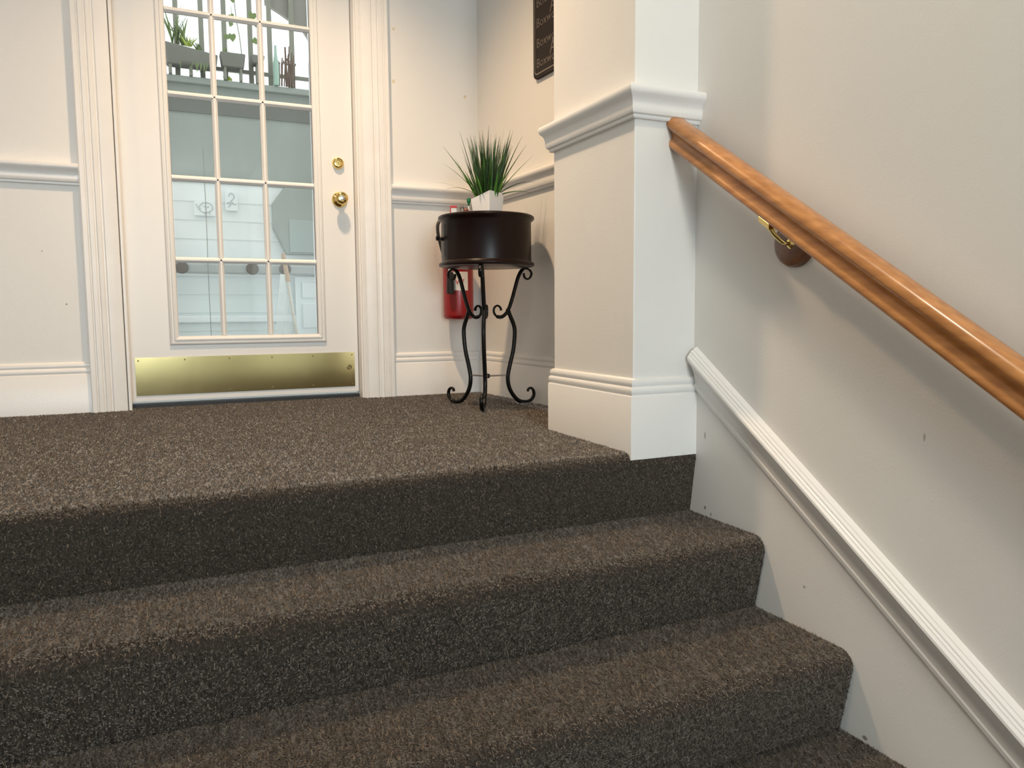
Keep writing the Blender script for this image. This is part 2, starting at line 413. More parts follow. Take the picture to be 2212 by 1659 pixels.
# raised lite frame: mitred moulding around the glass
def frame_mould(x0, x1, z0, z1, prof):
    V = []; Fs = []; n = len(prof)
    cs = [(x0, z0, -1, -1), (x1, z0, 1, -1), (x1, z1, 1, 1), (x0, z1, -1, 1)]
    for cx_, cz_, sx, sz in cs:
        for o_, t in prof: V.append((cx_+sx*o_, YD-t, cz_+sz*o_))
    for i in range(4):
        j = (i+1) % 4
        for k in range(n-1): Fs.append((i*n+k, j*n+k, j*n+k+1, i*n+k+1))
    return MB().add(V, Fs)
frame_mould(gx0, gx1, gz0, gz1, [(.0, -.012), (.0, .004), (.003, .010), (.012, .014), (.017, .013), (.020, .008), (.023, .008), (.026, .011), (.032, .009), (.036, .001), (.038, 0)]).build('lite_frame', M_door, door, smooth=True, auto=30)
mz = [.603, .934, 1.268, 1.595]; mx = [.2385, .4290]
xs_ = [gx0]+mx+[gx1]; zs_ = [gz0]+mz+[gz1]
def bar(x0, x1, z0, z1, vert):
    h = .0115; pr = [(-h, -.012), (-h, -.002), (-.007, .004), (-.003, .008), (.003, .008), (.007, .004), (h, -.002), (h, -.012)]
    if vert: return MB().prism(pr, lambda a, c, t: (x0+a, YD-c, t), z0, z1)
    return MB().prism(pr, lambda a, c, t: (t, YD-c, z0+a), x0, x1)
for x in mx: bar(x, x, gz0, gz1, True).build('muntin', M_door, door, smooth=True)
for z in mz: bar(gx0, gx1, z, z, False).build('muntin', M_door, door, smooth=True)
for i in range(3):
    for j in range(5):
        MB().box(xs_[i]+.004, xs_[i+1]-.004, YD+.012, YD+.016, zs_[j]+.004, zs_[j+1]-.004).build('pane', M_glass, door)
# kick plate with screws
KX0, KX1, KZ0, KZ1 = -.107, .791, .047, .203
kp = MB().box(KX0, KX1, YD-.0025, YD, KZ0, KZ1).build('kick_plate', M_plate, door); kp['label'] = 'polished brass kick plate'
for x in np.linspace(KX0+.012, KX1-.012, 6):
    for z in (KZ0+.012, KZ1-.012):
        MB().lathe([(.0035, -.0012), (.003, -.002), (0, -.0024)], (x, YD-.0025, z), 'y', 10).build('screw', M_screw, kp)
MB().lathe([(.011, -.001), (.011, -.004), (.008, -.005), (.006, -.003), (0, -.003)], (.766, YD-.0025, .135), 'y', 18).build('bumper_mark', M_screw, kp, smooth=True)
# knob and deadbolt
kn = MB().lathe([(.034, 0), (.034, -.004), (.030, -.009), (.016, -.014), (.012, -.020), (.012, -.030), (.017, -.034), (.024, -.040), (.0275, -.048), (.027, -.056), (.022, -.062), (.012, -.064), (.0, -.064)],
                (.743, YD, .882), 'y', 36).build('door_knob', M_brass, door, smooth=True, auto=60)
MB().lathe([(.0115, -.0635), (.0115, -.066), (.009, -.067), (0, -.067)], (.743, YD, .882), 'y', 20).build('keyway', M_silver, kn, smooth=True)
db = MB().lathe([(.026, 0), (.026, -.004), (.023, -.014), (.019, -.017), (.011, -.017), (.010, -.014), (0, -.014)], (.7405, YD, 1.040), 'y', 32).build('deadbolt', M_brass, door, smooth=True, auto=50)
MB().box(.7395, .7415, YD-.0155, YD-.0138, 1.035, 1.045).build('keyway', M_screw, db)
structure(MB().box(L0-.01, L1+.01, YD-.002, YD+.07, -.012, .010).build('threshold', M_threshold), 'dark threshold under the glazed door', 'threshold')

# ------------------------------------------------------------------ handrail on the stair wall
hr = empty('handrail', (1.262, 1.1, .47), 'polished oak handrail sloping down the stair wall on a bracket', 'handrail')
SL = .648
HP = [(-.012, -.043), (.012, -.043), (.018, -.040), (.0205, -.034), (.020, -.024), (.0125, -.016), (.0115, -.006), (.016, .004), (.026, .011), (.030, .020), (.0285, .030), (.023, .039), (.012, .0445),
      (-.012, .0445), (-.023, .039), (-.0285, .030), (-.030, .020), (-.026, .011), (-.016, .004), (-.0115, -.006), (-.0125, -.016), (-.020, -.024), (-.0205, -.034), (-.018, -.040)]
zc = .846; xc = 1.262
def hrz(y): return zc-SL*(YF-y)
b = MB(); n = len(HP); ys = [YF-.001, 1.2, .6, -.5]
for y in ys: b.v += [(xc+a, y, hrz(y)+c) for a, c in HP]
for i in range(len(ys)-1):
    for k in range(n): b.f.append((i*n+k, i*n+(k+1) % n, (i+1)*n+(k+1) % n, (i+1)*n+k))
b.f += [tuple(range(n)), tuple(range((len(ys)-1)*n, len(ys)*n))]
b.build('rail', M_rail, hr, smooth=True, auto=50)
ry, rz = 1.330, .528
ro = MB().lathe([(.0, -.021), (.046, -.021), (.053, -.018), (.057, -.010), (.057, 0)], (XS, ry, rz), 'x', 40).build('rosette', M_ros, hr, smooth=True, auto=40)
ro['label'] = 'round dark wood rosette'
br = MB().lathe([(0, -.026), (.006, -.026), (.010, -.024), (.013, -.021)], (XS, ry, rz-.002), 'x', 20).tube(
    spline([(XS-.022, ry, rz-.004), (XS-.040, ry+.003, rz-.001), (XS-.058, ry+.010, rz+.016), (xc, ry+.018, hrz(ry+.018)-.052)], 6), .0045, 10, r2=.0065, side=(0, 1, 0)).build('bracket', M_brass, hr, smooth=True, auto=50)
b = MB()
V = []
for yy in (ry+.002, ry+.036):
    for a, c in ((-.012, -.056), (.012, -.056), (.012, -.0425), (-.012, -.0425)): V.append((xc+a, yy, hrz(yy)+c))
b.add(V, [(0,1,5,4),(1,2,6,5),(2,3,7,6),(3,0,4,7),(0,3,2,1),(4,5,6,7)])
sd = b.build('saddle', M_brass, br, bevel=.001)

# ------------------------------------------------------------------ wall sign
xsg = lambda y: XR(y)-.001
sy0, sy1 = 2.832, 2.56; sz0, sz1 = 1.306, 1.80
sg = empty('wall_sign', (XR(2.7)-.001, 2.70, 1.306), 'dark rounded sign with pale lettering high on the landing wall', 'sign')
def rrect(y0, y1, z0, z1, r, n=6):
    pts = []
    for cy_, cz_, a0 in ((y1+r, z0+r, math.pi*1.0), (y0-r, z0+r, math.pi*1.5), (y0-r, z1-r, 0), (y1+r, z1-r, math.pi*.5)):
        for k in range(n+1):
            a = a0+math.pi/2*k/n; pts.append((cy_+r*math.cos(a), cz_+r*math.sin(a)))
    return pts
MB().prism(rrect(sy0, sy1, sz0, sz1, .022), lambda a, c, t: (xsg(a)-t, a, c), 0, .012).build('board', M_signboard, sg, bevel=.0015)
o_ = rrect(sy0-.012, sy1+.012, sz0+.014, sz1-.014, .017); i_ = rrect(sy0-.0145, sy1+.0145, sz0+.019, sz1-.0165, .015)
b = MB(); n = len(o_)
V = [(xsg(a)-.0122, a, c) for a, c in o_]+[(xsg(a)-.0122, a, c) for a, c in i_]+[(xsg(a)-.0130, a, c) for a, c in o_]+[(xsg(a)-.0130, a, c) for a, c in i_]
Fs = []
for k in range(n):
    j = (k+1) % n; Fs += [(2*n+k, 2*n+j, 3*n+j, 3*n+k), (k, j, 2*n+j, 2*n+k), (n+k, n+j, 3*n+j, 3*n+k)]
b.add(V, Fs).build('border_line', M_signline, sg)
rdir = Vector((.055, -1, 0)).normalized()
for i, z in enumerate((1.345, 1.422, 1.499, 1.576, 1.653, 1.73)):
    text_mesh('Boxwor', .050, .0004, M_signtext, sg, ((xsg(2.805)-.0128, 2.805, z), rdir, (0, 0, 1), (-1, 0, 0)))
    if i % 2 == 0 or i > 1: text_mesh('A', .072, .0004, M_signtext, sg, ((xsg(2.70)-.0128, 2.702, z+.028), rdir, (0, 0, 1), (-1, 0, 0)))

# ------------------------------------------------------------------ plant stand
pcx, pcy = 1.184, 2.812
ps = empty('plant_stand', (pcx, pcy, 0), 'round dark brown drum table on scrolled black iron legs', 'side table')
va = Vector((pcx, pcy)).normalized(); lat = Vector((va.y, -va.x))
MB().lathe([(0, .556), (.181, .556), (.187, .558), (.190, .563), (.189, .569), (.182, .573), (.1775, .578), (.1775, .728), (.181, .733), (.188, .738), (.1905, .744), (.189, .750), (.184, .753), (0, .753)],
           (pcx, pcy, 0), 'z', 96).build('drum', M_espresso, ps, smooth=True, auto=35)
# drawer front on the left, seams recessed lines with knob
a_mid = math.atan2(-lat.y, -lat.x)-.18
def arc(a0, a1, r0, r1, z0, z1, n=20):
    b = MB(); V = []; Fs = []
    for k in range(n+1):
        a = a0+(a1-a0)*k/n
        for r, z in ((r0, z0), (r1, z0), (r1, z1), (r0, z1)): V.append((pcx+r*math.cos(a), pcy+r*math.sin(a), z))
    for k in range(n):
        for q in range(4): Fs.append((k*4+q, k*4+(q+1) % 4, (k+1)*4+(q+1) % 4, (k+1)*4+q))
    Fs += [(0, 1, 2, 3), (n*4, n*4+1, n*4+2, n*4+3)]
    return b.add(V, Fs)
dr = arc(a_mid-.62, a_mid+.62, .172, .1785, .592, .716).build('drawer', M_espresso, ps, smooth=True, auto=30)
kd = Vector((math.cos(a_mid+.50), math.sin(a_mid+.50), 0)); k0 = Vector((pcx, pcy, .664))+kd*.1775
MB().tube([k0, k0+kd*.006, k0+kd*.010, k0+kd*.016, k0+kd*.022, k0+kd*.026, k0+kd*.028], [.011, .009, .0045, .0045, .009, .010, .006], 14).build('knob', M_black, dr, smooth=True, auto=60)
# brass plate under the rim edge
def radial(phi, r, z):
    # phi measured from the direction towards the stairs
    d = -va*math.cos(phi)+lat*math.sin(phi)
    return Vector((pcx+d.x*r, pcy+d.y*r, z))
LOW = [(.090, .392), (.100, .365), (.117, .325), (.121, .290), (.114, .225), (.100, .170), (.089, .120), (.092, .080), (.108, .045), (.137, .015), (.168, .0075), (.192, .014), (.206, .032), (.205, .052), (.194, .064), (.182, .061), (.178, .050)]
UPP = [(.163, .535), (.166, .519), (.179, .511), (.193, .519), (.198, .535), (.189, .548), (.172, .5535), (.154, .545), (.138, .518), (.124, .475), (.110, .430), (.097, .395), (.083, .372), (.062, .358), (.040, .362), (.029, .378), (.032, .396), (.046, .404), (.058, .395), (.061, .384)]
for phi in (math.radians(-7), math.radians(113), math.radians(-127)):
    sd_ = -va*math.sin(phi)*-1+lat*math.cos(phi); side = Vector((va.x*math.sin(phi)+lat.x*math.cos(phi), va.y*math.sin(phi)+lat.y*math.cos(phi), 0))
    p1 = spline([radial(phi, r, z) for r, z in LOW], 5); n1 = len(p1)
    R1 = [.0085 if i < n1*.55 else .0085-.0045*(i-n1*.55)/(n1*.45) for i in range(n1)]
    leg = MB().tube(p1, R1, 10, r2=.0085, side=side).build('leg', M_black, ps, smooth=True, auto=60)
    p2 = spline([radial(phi, r, z) for r, z in UPP], 5); n2 = len(p2)
    R2 = [(.004 if i < n2*.35 or i > n2*.72 else .0075) for i in range(n2)]
    MB().tube(p2, R2, 10, r2=.0085, side=side).build('scroll', M_black, leg, smooth=True, auto=60)
    MB().tube([radial(phi, .088, .122), radial(phi, .0, .122)], .0032, 8).build('stretcher', M_steelrod, ps, smooth=True)
MB().lathe([(0, .112), (.007, .114), (.009, .122), (.007, .130), (0, .132)], (pcx, pcy, 0), 'z', 16).build('stretcher_nut', M_black, ps, smooth=True)

# ------------------------------------------------------------------ potted grass on the stand
pt = pcx+lat.x*.006-va.x*.01, pcy+lat.y*.006-va.y*.01
pg = empty('potted_grass', (pt[0], pt[1], .753), 'spiky artificial green grass in a small white square pot', 'plant')
th = math.atan2(va.y, va.x)+math.radians(52.2)-math.pi/2
def sq(h, z, c=0):
    if c: return [(x, y, z-.026*min(1, max(0, -((x-pt[0])*lat.x+(y-pt[1])*lat.y)/.055))) for x, y, z in sq(h, z)]
    return [(pt[0]+(x*math.cos(th)-y*math.sin(th))*h, pt[1]+(x*math.sin(th)+y*math.cos(th))*h, z) for x, y in ((-1, -1), (1, -1), (1, 1), (-1, 1))]
b = MB(); V = sq(.040, .7532)+sq(.0465, .845, 1)+sq(.0425, .845, 1)+sq(.041, .828, 1)
Fs = [(3, 2, 1, 0)]
for r in range(3):
    for k in range(4): Fs.append((r*4+k, r*4+(k+1) % 4, r*4+4+(k+1) % 4, r*4+4+k))
Fs.append((12, 13, 14, 15))
b.add(V, Fs).build('pot', M_pot, pg, bevel=.0012)
b = MB(); b.add(sq(.0410, .8285, 1), [(0, 1, 2, 3)]).build('soil', M_soil, pg)
def blade(base, dirv, L, w_, droop, curl=0):
    n = 7; V = []; Fs = []; d = dirv.normalized(); side = d.cross(Vector((0, 0, 1)))
    if side.length < .05: side = Vector((1, 0, 0))
    side = (Matrix.Rotation(random.uniform(-1.4, 1.4), 3, d) @ side.normalized())
    p = Vector(base); out = Vector((d.x, d.y, 0))
    if out.length < .02: out = Vector((.1, .05, 0))
    for i in range(n+1):
        t = i/n; ww = w_*(1-t**2.2)*(.65+.7*min(t*4, 1)*(1-t*.4))+.0002
        V += [p-side*ww, p+side*ww]
        dd = (d+out.normalized()*droop*t*.5-Vector((0, 0, 1))*droop*t*t).normalized()
        p = p+dd*(L/n)
    for i in range(n): Fs.append((2*i, 2*i+1, 2*i+3, 2*i+2))
    return MB().add(V, Fs)
def leafy(count, hmin, hmax, tilt, wmin, wmax, mats):
    for i in range(count):
        a = random.uniform(0, 2*math.pi); rr = .036*math.sqrt(random.random())
        base = (pt[0]+rr*math.cos(a), pt[1]+rr*math.sin(a), .808)
        tl = tilt*(rr/.036)*random.uniform(.3, 1.0)
        a2 = a+random.uniform(-.5, .5)
        d = Vector((math.sin(tl)*math.cos(a2), math.sin(tl)*math.sin(a2), math.cos(tl)))
        blade(base, d, random.uniform(hmin, hmax), random.uniform(wmin, wmax), random.uniform(0, .22)).build('leaf', random.choice(mats), pg, smooth=True)
leafy(140, .20, .285, .46, .0019, .0031, [M_leaf[0], M_leaf[0], M_leaf[1]])
leafy(70, .10, .19, .62, .0026, .0042, [M_leaf[1], M_leaf[0], M_leaf[2]])
leafy(26, .09, .15, .55, .0042, .0062, [M_leaf[2], M_leaf[1]])
for az, L_, tl, dr_ in ((-1, .16, 1.0, 1.7), (-.8, .22, 1.15, .5), (1, .17, .95, .9), (.9, .15, 1.25, .9), (-.9, .20, .75, .3), (1, .22, .7, .2), (.8, .24, .55, .1), (-1, .24, .6, .1)):
    d = Vector((lat.x*az, lat.y*az, 0)).normalized()*math.sin(tl)+Vector((0, 0, math.cos(tl)))
    blade((pt[0]+lat.x*.03*az, pt[1]+lat.y*.03*az, .830), d, L_, .0022, dr_).build('leaf', M_leaf[1], pg, smooth=True)

# ------------------------------------------------------------------ small things on the stand, left of the pot
def on_stand(l, d): return (pcx+lat.x*l+va.x*d, pcy+lat.y*l+va.y*d)
def rbox(x, y, hx, hy, z0, z1, ang):
    V = []
    for z in (z0, z1):
        for a, c in ((-hx, -hy), (hx, -hy), (hx, hy), (-hx, hy)): V.append((x+a*math.cos(ang)-c*math.sin(ang), y+a*math.sin(ang)+c*math.cos(ang), z))
    return MB().add(V, [(3, 2, 1, 0), (4, 5, 6, 7), (0, 1, 5, 4), (1, 2, 6, 5), (2, 3, 7, 6), (3, 0, 4, 7)])
x, y = on_stand(-.128, -.02); A0 = math.atan2(lat.y, lat.x)+.25
bx = empty('small_box', (x, y, .753), 'small white box with a red lid at the left of the pot', 'box')
rbox(x, y, .011, .008, .7532, .785, A0).build('body', M_label, bx, bevel=.0006)
rbox(x, y, .0116, .0086, .784, .793, A0).build('lid', M_redink, bx, bevel=.0006)
sx_, sy_ = x-math.cos(A0)*.0114, y-math.sin(A0)*.0114
rbox(sx_, sy_, .0006, .0082, .7535, .784, A0).build('side_band', M_redink, bx)
x, y = on_stand(-.094, -.01)
jr = empty('glass_vial', (x, y, .753), 'tiny clear vial standing beside the red lidded box', 'vial')
MB().lathe([(0, .7532), (.008, .7532), (.008, .786), (.005, .789), (.005, .796), (0, .796)], (x, y, 0), 'z', 16).build('glass_body', M_glass, jr, smooth=True)
x, y = on_stand(-.078, -.03)
kb = empty('reddish_keepsake', (x, y, .753), 'small reddish brown ornament low between vial and pot', 'ornament')
MB().lathe([(0, .7532), (.012, .7532), (.0135, .760), (.010, .768), (.011, .775), (.007, .781), (0, .782)], (x, y, 0), 'z', 18).build('figure', mat('red_brown', (.22, .05, .03), .5, var=.6, vscale=120), kb, smooth=True)
x, y = on_stand(-.068, 0.0)
dp = empty('green_capped_dropper', (x, y, .753), 'slim clear dropper with a dark green cap beside the pot', 'dropper')
MB().lathe([(0, .7532), (.0035, .7532), (.0032, .795), (0, .795)], (x, y, 0), 'z', 12).build('stem', M_label, dp, smooth=True)
MB().lathe([(.0028, .795), (.005, .806), (.008, .812), (.0085, .820), (.0075, .825), (0, .826)], (x, y, 0), 'z', 16).build('cap', M_greencap, dp, smooth=True)

# ------------------------------------------------------------------ fire extinguisher on the door wall
ex, ey = 1.247, 3.302
fe = empty('fire_extinguisher', (ex, ey, .345), 'red fire extinguisher hung on the wall behind the stand', 'extinguisher')
MB().lathe([(0, .350), (.050, .347), (.062, .350), (.068, .358), (.0695, .368), (.0695, .640), (.066, .664), (.052, .688), (.032, .704), (.022, .712), (.022, .722), (0, .722)],
           (ex, ey, 0), 'z', 48).build('cylinder', M_red, fe, smooth=True, auto=50)
def cyl_label(a0, a1, z0, z1, r, m_, nm):
    b = MB(); V = []; Fs = []; n = 12
    for k in range(n+1):
        a = a0+(a1-a0)*k/n
        V += [(ex+r*math.cos(a), ey+r*math.sin(a), z0), (ex+r*math.cos(a), ey+r*math.sin(a), z1)]
    for k in range(n): Fs.append((2*k, 2*k+2, 2*k+3, 2*k+1))
    return b.add(V, Fs).build(nm, m_, fe, smooth=True)
af = math.atan2(-va.y, -va.x)
cyl_label(af-.72, af+.72, .478, .562, .0700, M_label, 'label_sticker')
dd = Vector((math.cos(af), math.sin(af), 0)); ll = Vector((lat.x, lat.y, 0))
for k, q in enumerate((-.022, .0, .021)):
    c0 = Vector((ex, ey, .530))
    aq = af+q/.07*1.0; nrm = Vector((math.cos(aq), math.sin(aq), 0)); tg = Vector((-nrm.y, nrm.x, 0))
    P0 = Vector((ex, ey, 0))+nrm*.0708
    text_mesh('V', .036, .0003, M_redink, fe, (P0-tg*.012+Vector((0, 0, .505)), tg, (0, 0, 1), nrm), 'mark')
b = MB().lathe([(.017, .722), (.017, .748), (.012, .752), (0, .752)], (ex, ey, 0), 'z', 20)
vl = b.build('valve', M_silver, fe, smooth=True)
hv = Vector((-.35, -.94, 0))
MB().tube([Vector((ex, ey, .758)), Vector((ex, ey, .764))+hv*.03, Vector((ex, ey, .772))+hv*.10], .006, 8).build('lever', M_black, fe, smooth=True)
MB().tube([Vector((ex, ey, .742)), Vector((ex, ey, .738))+hv*.05, Vector((ex, ey, .728))+hv*.10], .006, 8).build('handle', M_black, fe, smooth=True)
MB().lathe([(.013, 0), (.013, -.008), (0, -.009)], (ex, ey-.017, .738), 'y', 16).build('gauge', M_label, fe, smooth=True)
hp = spline([(ex-.015, ey-.005, .738), (ex-.038, ey-.02, .775), (ex-.072, ey-.03, .798), (ex-.104, ey-.04, .780), (ex-.110, ey-.045, .735), (ex-.097, ey-.05, .67), (ex-.078, ey-.058, .60), (ex-.066, ey-.062, .572)], 6)
ho = MB().tube(hp, .0075, 10).build('hose', M_rubber, fe, smooth=True)
c_ = (ex-.062, ey-.066, 0)
MB().lathe([(.009, .560), (.0095, .576), (0, .577)], c_, 'z', 16).build('ferrule', M_silver, ho, smooth=True)
MB().lathe([(0, .462), (.0165, .462), (.0175, .466), (.0165, .52), (.014, .558), (0, .561)], c_, 'z', 20).build('nozzle', M_rubber, ho, smooth=True, auto=50)
MB().box(ex-.02, ex+.02, ey+.06, YW-.001, .60, .70).build('bracket', M_black, fe)

# ------------------------------------------------------------------ porch beyond the glazed door
YP = 4.50
M_pwhite = mat('porch_white', (.86, .88, .88), .6); M_pgrey = mat('porch_grey', (.33, .35, .32), .6); M_ppale = mat('porch_pale', (.78, .82, .82), .6)  # grey against white puts shaded and lit bands into the wall colours
M_post = mat('post_grey', (.25, .245, .20), .6); M_planter = mat('planter_felt', (.19, .185, .16), .9, bump=.3, bscale=60)
M_porchfloor = mat('porch_boards', (.40, .40, .38), .6)
structure(MB().box(-1.2, 2.0, YW+.13, YP+.3, -.08, -.012).build('floor_porch', M_porchfloor), 'pale boards of the porch floor beyond the door', 'floor')
wp = empty('wall_porch', (.4, YP, 0), 'boarded porch wall seen through the door glass', 'wall', kind='structure')
MB().box(-1.2, 2.0, YP+.02, YP+.10, -.05, 1.63).build('backing', M_pgrey, wp)
zz = -.01
while zz < 1.05:
    m_ = M_ppale if zz < .55 else M_pwhite  # whiter boards carry the lit band in their colour
    bb = MB().add([(-1.2, YP+.004, zz), (2.0, YP+.004, zz), (2.0, YP+.02, zz), (-1.2, YP+.02, zz), (-1.2, YP+.008, zz+.1), (2.0, YP+.008, zz+.1), (2.0, YP+.02, zz+.1), (-1.2, YP+.02, zz+.1)],
                  [(0, 1, 5, 4), (3, 2, 1, 0), (4, 5, 6, 7), (0, 4, 7, 3), (1, 2, 6, 5), (2, 3, 7, 6)])
    bb.build('board', m_, wp); zz += .1
MB().box(-1.2, 2.0, YP+.002, YP+.02, 1.09, 1.60).build('shaded_panel', M_pgrey, wp)  # shade on the upper wall, put in as a grey panel
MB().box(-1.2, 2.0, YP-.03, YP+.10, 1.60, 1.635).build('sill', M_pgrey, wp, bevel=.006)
MB().box(-1.2, 2.0, YP-.006, YP+.002, 1.455, 1.548).build('shadow_band', mat('shadow_band_grey', (.17, .17, .15), .7), wp)  # dark strip in place of the shadow band below the muntin
MB().box(-1.2, 2.0, YP-.018, YP, .335, .372).build('ledge', M_pwhite, wp, bevel=.006)
# window bars above the sill
wb = empty('window_1', (.4, YP+.04, 1.635), 'barred porch window with the bright sky behind', 'window', kind='structure')
for x in (.005, .138, .262, .378, .512, .615, .735, .86, -.12):
    MB().box(x-.0125, x+.0125, YP+.03, YP+.05, 1.635, 2.75).build('window_bar', M_post, wb, bevel=.002)
MB().box(-1.2, 2.0, YP+.028, YP+.052, 1.700, 1.718).build('cross_bar', M_post, wb, bevel=.002)
MB().prism([(.60, 2.10), (.68, 2.06), (.80, 1.99), (.86, 1.90), (2.0, 1.80), (2.0, 2.75), (.60, 2.75)], lambda a, c, t: (a, t, c), YP+.06, YP+.09).build('shade_panel', mat('shade', (.30, .28, .25), .8), wb)
# planters
def trough(nm, x0, x1, z0, z1, y0, y1, slant, label):
    e = empty(nm, ((x0+x1)/2, (y0+y1)/2, z0), label, 'planter', 'planters in the porch window')
    V = [(x0+.01, y0, z0), (x1-.01, y0, z0), (x1-.01, y1, z0), (x0+.01, y1, z0), (x0, y0, z1), (x1, y0, z1-slant), (x1, y1, z1-slant), (x0, y1, z1)]
    MB().add(V, [(3, 2, 1, 0), (4, 5, 6, 7), (0, 1, 5, 4), (1, 2, 6, 5), (2, 3, 7, 6), (3, 0, 4, 7)]).build('trough', M_planter, e, bevel=.006)
    return e
MB_ = MB
tr1 = trough('planter', .075, .335, 1.682, 1.792, YP-.06, YP+.02, .04, 'grey trough planter with bright grass at the left of the porch window')
def tuft(e, x, y, z, n, h, m_, spread=.5):
    for i in range(n):
        a = random.uniform(0, 2*math.pi); tl = random.uniform(.1, spread)
        blade((x+random.uniform(-.02, .02), y, z), Vector((math.sin(tl)*math.cos(a), math.sin(tl)*math.sin(a)*.4, math.cos(tl))), random.uniform(.6, 1)*h, .005, random.uniform(.2, .9)).build('leaf', m_, e, smooth=True)
M_pleaf = mat('porch_leaf', (.16, .22, .07), .5); M_plime = mat('porch_lime_leaf', (.34, .42, .06), .5)
tuft(tr1, .165, YP-.02, 1.79, 16, .16, M_pleaf); tuft(tr1, .19, YP-.03, 1.785, 10, .07, M_plime, .8); tuft(tr1, .13, YP-.02, 1.79, 12, .24, M_pleaf, .3); tuft(tr1, .25, YP-.02, 1.77, 8, .08, M_pleaf, 1.0)
for x in np.linspace(.15, .31, 12): blade((x, YP-.065, 1.70), Vector((random.uniform(-.3, .3), -.1, -1)), .06, .003, .0).build('leaf', M_pleaf, tr1, smooth=True)
for x in (.10, .20, .31): MB().box(x-.008, x+.008, YP-.05, YP+.01, 1.635, 1.684).build('foot', M_post, tr1)
tr2 = trough('planter', .345, .475, 1.70, 1.775, YP-.06, YP+.02, .0, 'dark trough planter under the trailing vine in the porch window')
tuft(tr2, .375, YP-.02, 1.77, 6, .05, M_pleaf, .9)
for x in (.37, .45): MB().box(x-.006, x+.006, YP-.05, YP+.01, 1.635, 1.702).build('foot', M_post, tr2)
tr3 = trough('planter', .50, .575, 1.735, 1.78, YP-.06, YP+.02, .0, 'pale grey box planter at the centre of the porch window')
MB().box(.53, .545, YP-.05, YP+.01, 1.635, 1.737).build('foot', M_post, tr3)
# trailing vine
vn = empty('trailing_vine', (.445, YP-.03, 1.777), 'thin trailing vine with heart shaped leaves in the porch window', 'vine')
MB().tube(spline([(.458, YP-.03, 1.777), (.450, YP-.03, 1.87), (.438, YP-.03, 1.95), (.430, YP-.03, 2.06), (.425, YP-.03, 2.2)], 5), .0025, 6).build('stem', M_post, vn, smooth=True)
MB().tube(spline([(.43, YP-.03, 1.94), (.415, YP-.03, 1.97), (.412, YP-.03, 2.02)], 5), .0015, 6).build('stem', M_post, vn, smooth=True)
def heart(x, z, s, rot):
    pts = [(0, -1.1), (.55, -.45), (.8, .1), (.6, .55), (.25, .6), (0, .35), (-.25, .6), (-.6, .55), (-.8, .1), (-.55, -.45)]
    return MB().prism([(x+s*(a*math.cos(rot)-c*math.sin(rot)), z+s*(a*math.sin(rot)+c*math.cos(rot))) for a, c in pts], lambda a, c, t: (a, t, c), YP-.036, YP-.034)
for x, z, s, r in ((.412, 1.865, .026, .1), (.385, 1.86, .018, -1.2), (.412, 1.97, .020, .5), (.408, 1.93, .016, -.3), (.525, 1.86, .022, .7), (.545, 1.95, .030, .2), (.52, 1.99, .028, -.2), (.42, 2.06, .02, .2)):
    heart(x, z, s, r).build('leaf', M_pleaf, vn)
MB().tube(spline([(.51, YP-.03, 2.2), (.515, YP-.03, 2.02), (.53, YP-.03, 1.95), (.562, YP-.03, 1.91), (.55, YP-.03, 1.86), (.53, YP-.03, 1.84)], 5), .0015, 6).build('stem', M_post, vn, smooth=True)
lm = empty('lime_plant', (.385, YP-.03, 1.636), 'low lime green plant on the porch sill', 'plant')
tuft(lm, .385, YP-.02, 1.637, 12, .034, M_plime, .9)
# brown bundle standing at the right
bd = empty('brown_bundle', (.69, YP-.03, 1.636), 'bundle of brown dried stalks at the right of the porch window', 'dried stalks')
M_dry = mat('dry_brown', (.20, .13, .10), .8, var=.4, vscale=40)
for i in range(22):
    x = random.uniform(.648, .735); MB().tube([(x, YP-.03+random.uniform(-.01, .01), 1.636), (x+random.uniform(-.008, .008), YP-.03, 1.75), (x+random.uniform(-.015, .015), YP-.03, random.uniform(1.76, 1.86))], .0035, 5).build('stalk', M_dry, bd)
gb = empty('green_bottle', (.635, YP-.02, 1.636), 'slender pale green bottle in the porch window', 'bottle')
MB().lathe([(0, 1.636), (.016, 1.637), (.017, 1.75), (.008, 1.80), (.006, 1.85), (0, 1.851)], (.635, YP-.03, 0), 'z', 16).build('bottle_body', mat('green_glaze', (.36, .50, .42), .3), gb, smooth=True)
# rail with rosettes
prl = empty('porch_rail', (.4, YP-.05, .60), 'grey grab rail with round dark rosettes beyond the glass', 'rail')
MB().box(-.6, 1.3, YP-.060, YP-.035, .600, .655).build('rail_bar', mat('rail_grey', (.45, .46, .45), .6), prl, bevel=.01)
for x in (.110, .468, .642, -.25): MB().lathe([(0, -.012), (.028, -.012), (.033, -.006), (.033, 0), (0, .04)], (x, YP-.060, .630), 'y', 24).build('rosette', mat('rosette_brown', (.14, .11, .09), .5), prl, smooth=True)
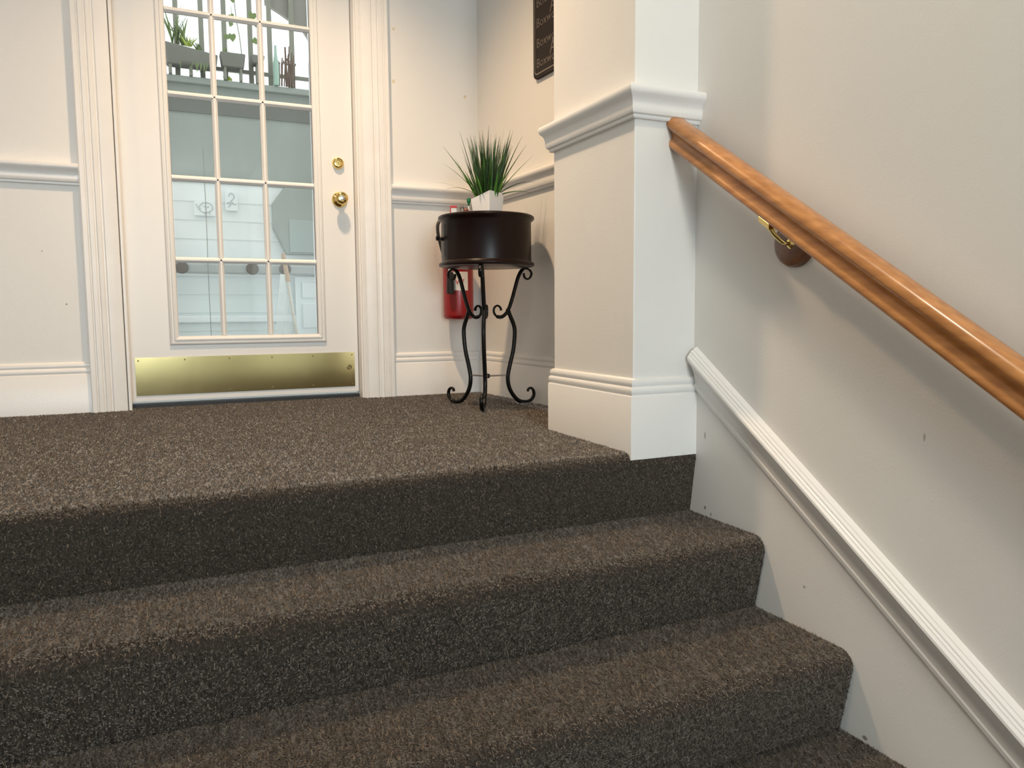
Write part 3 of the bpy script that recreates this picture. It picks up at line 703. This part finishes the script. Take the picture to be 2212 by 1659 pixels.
# two plaques
def plaque(x0, x1, z0, z1, label, strokes):
    e = empty('wall_plaque', ((x0+x1)/2, YP, z0), label, 'plaque', 'plaques on the porch wall')
    MB().box(x0, x1, YP-.016, YP-.002, z0, z1).build('tile', M_pwhite, e, bevel=.002)
    for st in strokes:
        MB().tube(spline([(x0+(x1-x0)*a, YP-.0165, z0+(z1-z0)*c) for a, c in st], 5), .0028, 6).build('drawing', mat('plaque_ink', (.52, .56, .56), .7), e, smooth=True)
plaque(.186, .292, .912, .995, 'white plaque with a grey rounded drawing', [[(.08, .75), (.2, .45), (.35, .25), (.55, .2), (.75, .3), (.88, .5), (.8, .75), (.6, .85), (.4, .8), (.25, .6), (.3, .4)], [(.45, .2), (.5, .1)], [(.7, .25), (.75, .1)], [(.45, .62), (.6, .55), (.7, .6)]])
plaque(.344, .409, .945, 1.050, 'white plaque with a grey curled drawing like a question mark', [[(.3, .72), (.4, .88), (.62, .88), (.72, .72), (.6, .58), (.42, .48), (.4, .40)], [(.1, .35), (.25, .42), (.4, .3), (.55, .42), (.75, .32), (.9, .38)], [(.2, .2), (.4, .25)]])
# clipped grey slab standing in for a reflection, panel door, mop, cord
gc = empty('grey_reflection', (.75, YP-.04, .72), 'grey slab with clipped corners standing in for a reflection in the glass', 'reflection shape')
MB().prism([(.588, .86), (.588, .995), (.660, 1.092), (1.10, 1.092), (1.10, .715), (.655, .715)], lambda a, c, t: (a, t, c), YP-.06, YP-.001).build('case', M_pgrey, gc, bevel=.004)
MB().box(.672, 1.08, YP-.064, YP-.060, .725, .905).build('door', mat('reflection_panel', (.36, .40, .38), .5), gc, bevel=.003)  # paler part of the reflected shape, no real door
pd = empty('door_2', (.85, YP-.02, 0), 'pale panelled door at the right of the porch', 'door', kind='structure')
MB().box(.70, 1.10, YP-.030, YP-.002, 0, .590).build('leaf', M_ppale, pd)
MB().box(.735, 1.06, YP-.036, YP-.030, .05, .26).build('panel', M_ppale, pd, bevel=.004); MB().box(.735, 1.06, YP-.036, YP-.030, .30, .44).build('panel', M_ppale, pd, bevel=.004); MB().box(.735, 1.06, YP-.036, YP-.030, .47, .56).build('panel', M_ppale, pd, bevel=.004)
mp_ = empty('string_mop', (.66, YP-.12, 0), 'mop with a pale wooden handle leaning by the panelled door', 'mop')
MB().tube([(.725, YP-.14, -.01), (.666, YP-.12, .40), (.634, YP-.085, .70)], [.0075, .0075, .0075], 10).build('handle', mat('mop_handle', (.62, .56, .48), .5), mp_, smooth=True)
MB().tube([(.650, YP-.100, .56), (.630, YP-.083, .715)], [.014, .011], 10).build('grip', mat('mop_grip', (.50, .34, .22), .5), mp_, smooth=True)
for i in range(14):
    x = .575+.008*i; MB().tube(spline([(x+random.uniform(-.01, .01), YP-.12, .02), (x+.004, YP-.11, .3), (.612+.003*i, YP-.10, .60)], 4), .0022, 5).build('string', mat('mop_string', (.85, .87, .86), .8) if i == 0 else bpy.data.materials['mop_string'], mp_, smooth=True)
cd = MB().tube(spline([(.242, YP-.02, 1.27), (.244, YP-.02, .9), (.239, YP-.07, .6), (.243, YP-.03, .2), (.244, YP-.02, -.01)], 5), .0016, 6).build('pull_cord', M_post, smooth=True)
tag(cd, 'thin dark cord hanging down the porch wall', 'cord')

# ------------------------------------------------------------------ lamps of the hall (above the frame)
def downlight(x, y, energy, col, size, blend, label, r=.06):
    e = empty('ceiling_downlight', (x, y, CEIL), label, 'ceiling light', 'recessed ceiling lights')
    MB().lathe([(.062, -.001), (.085, -.001), (.085, -.006), (.080, -.008), (.062, -.004)], (x, y, CEIL), 'z', 32).build('ring', M_trim, e, smooth=True)
    l = light('downlight_lamp', 'SPOT', (x, y, CEIL-.03), (x, y, 0), energy, col, spot_size=math.radians(size), spot_blend=blend, shadow_soft_size=r)
downlight(.47, 2.6, 190, (1, .70, .43), 119, 1, 'warm recessed light in the ceiling just before the glazed door')
downlight(-.85, 2.6, 20, (1, .58, .32), 150, 1, 'warm recessed light in the ceiling at the far end of the landing')
downlight(.55, .8, 88, (1, .86, .65), 140, .8, 'recessed light in the ceiling over the stairs', .13)
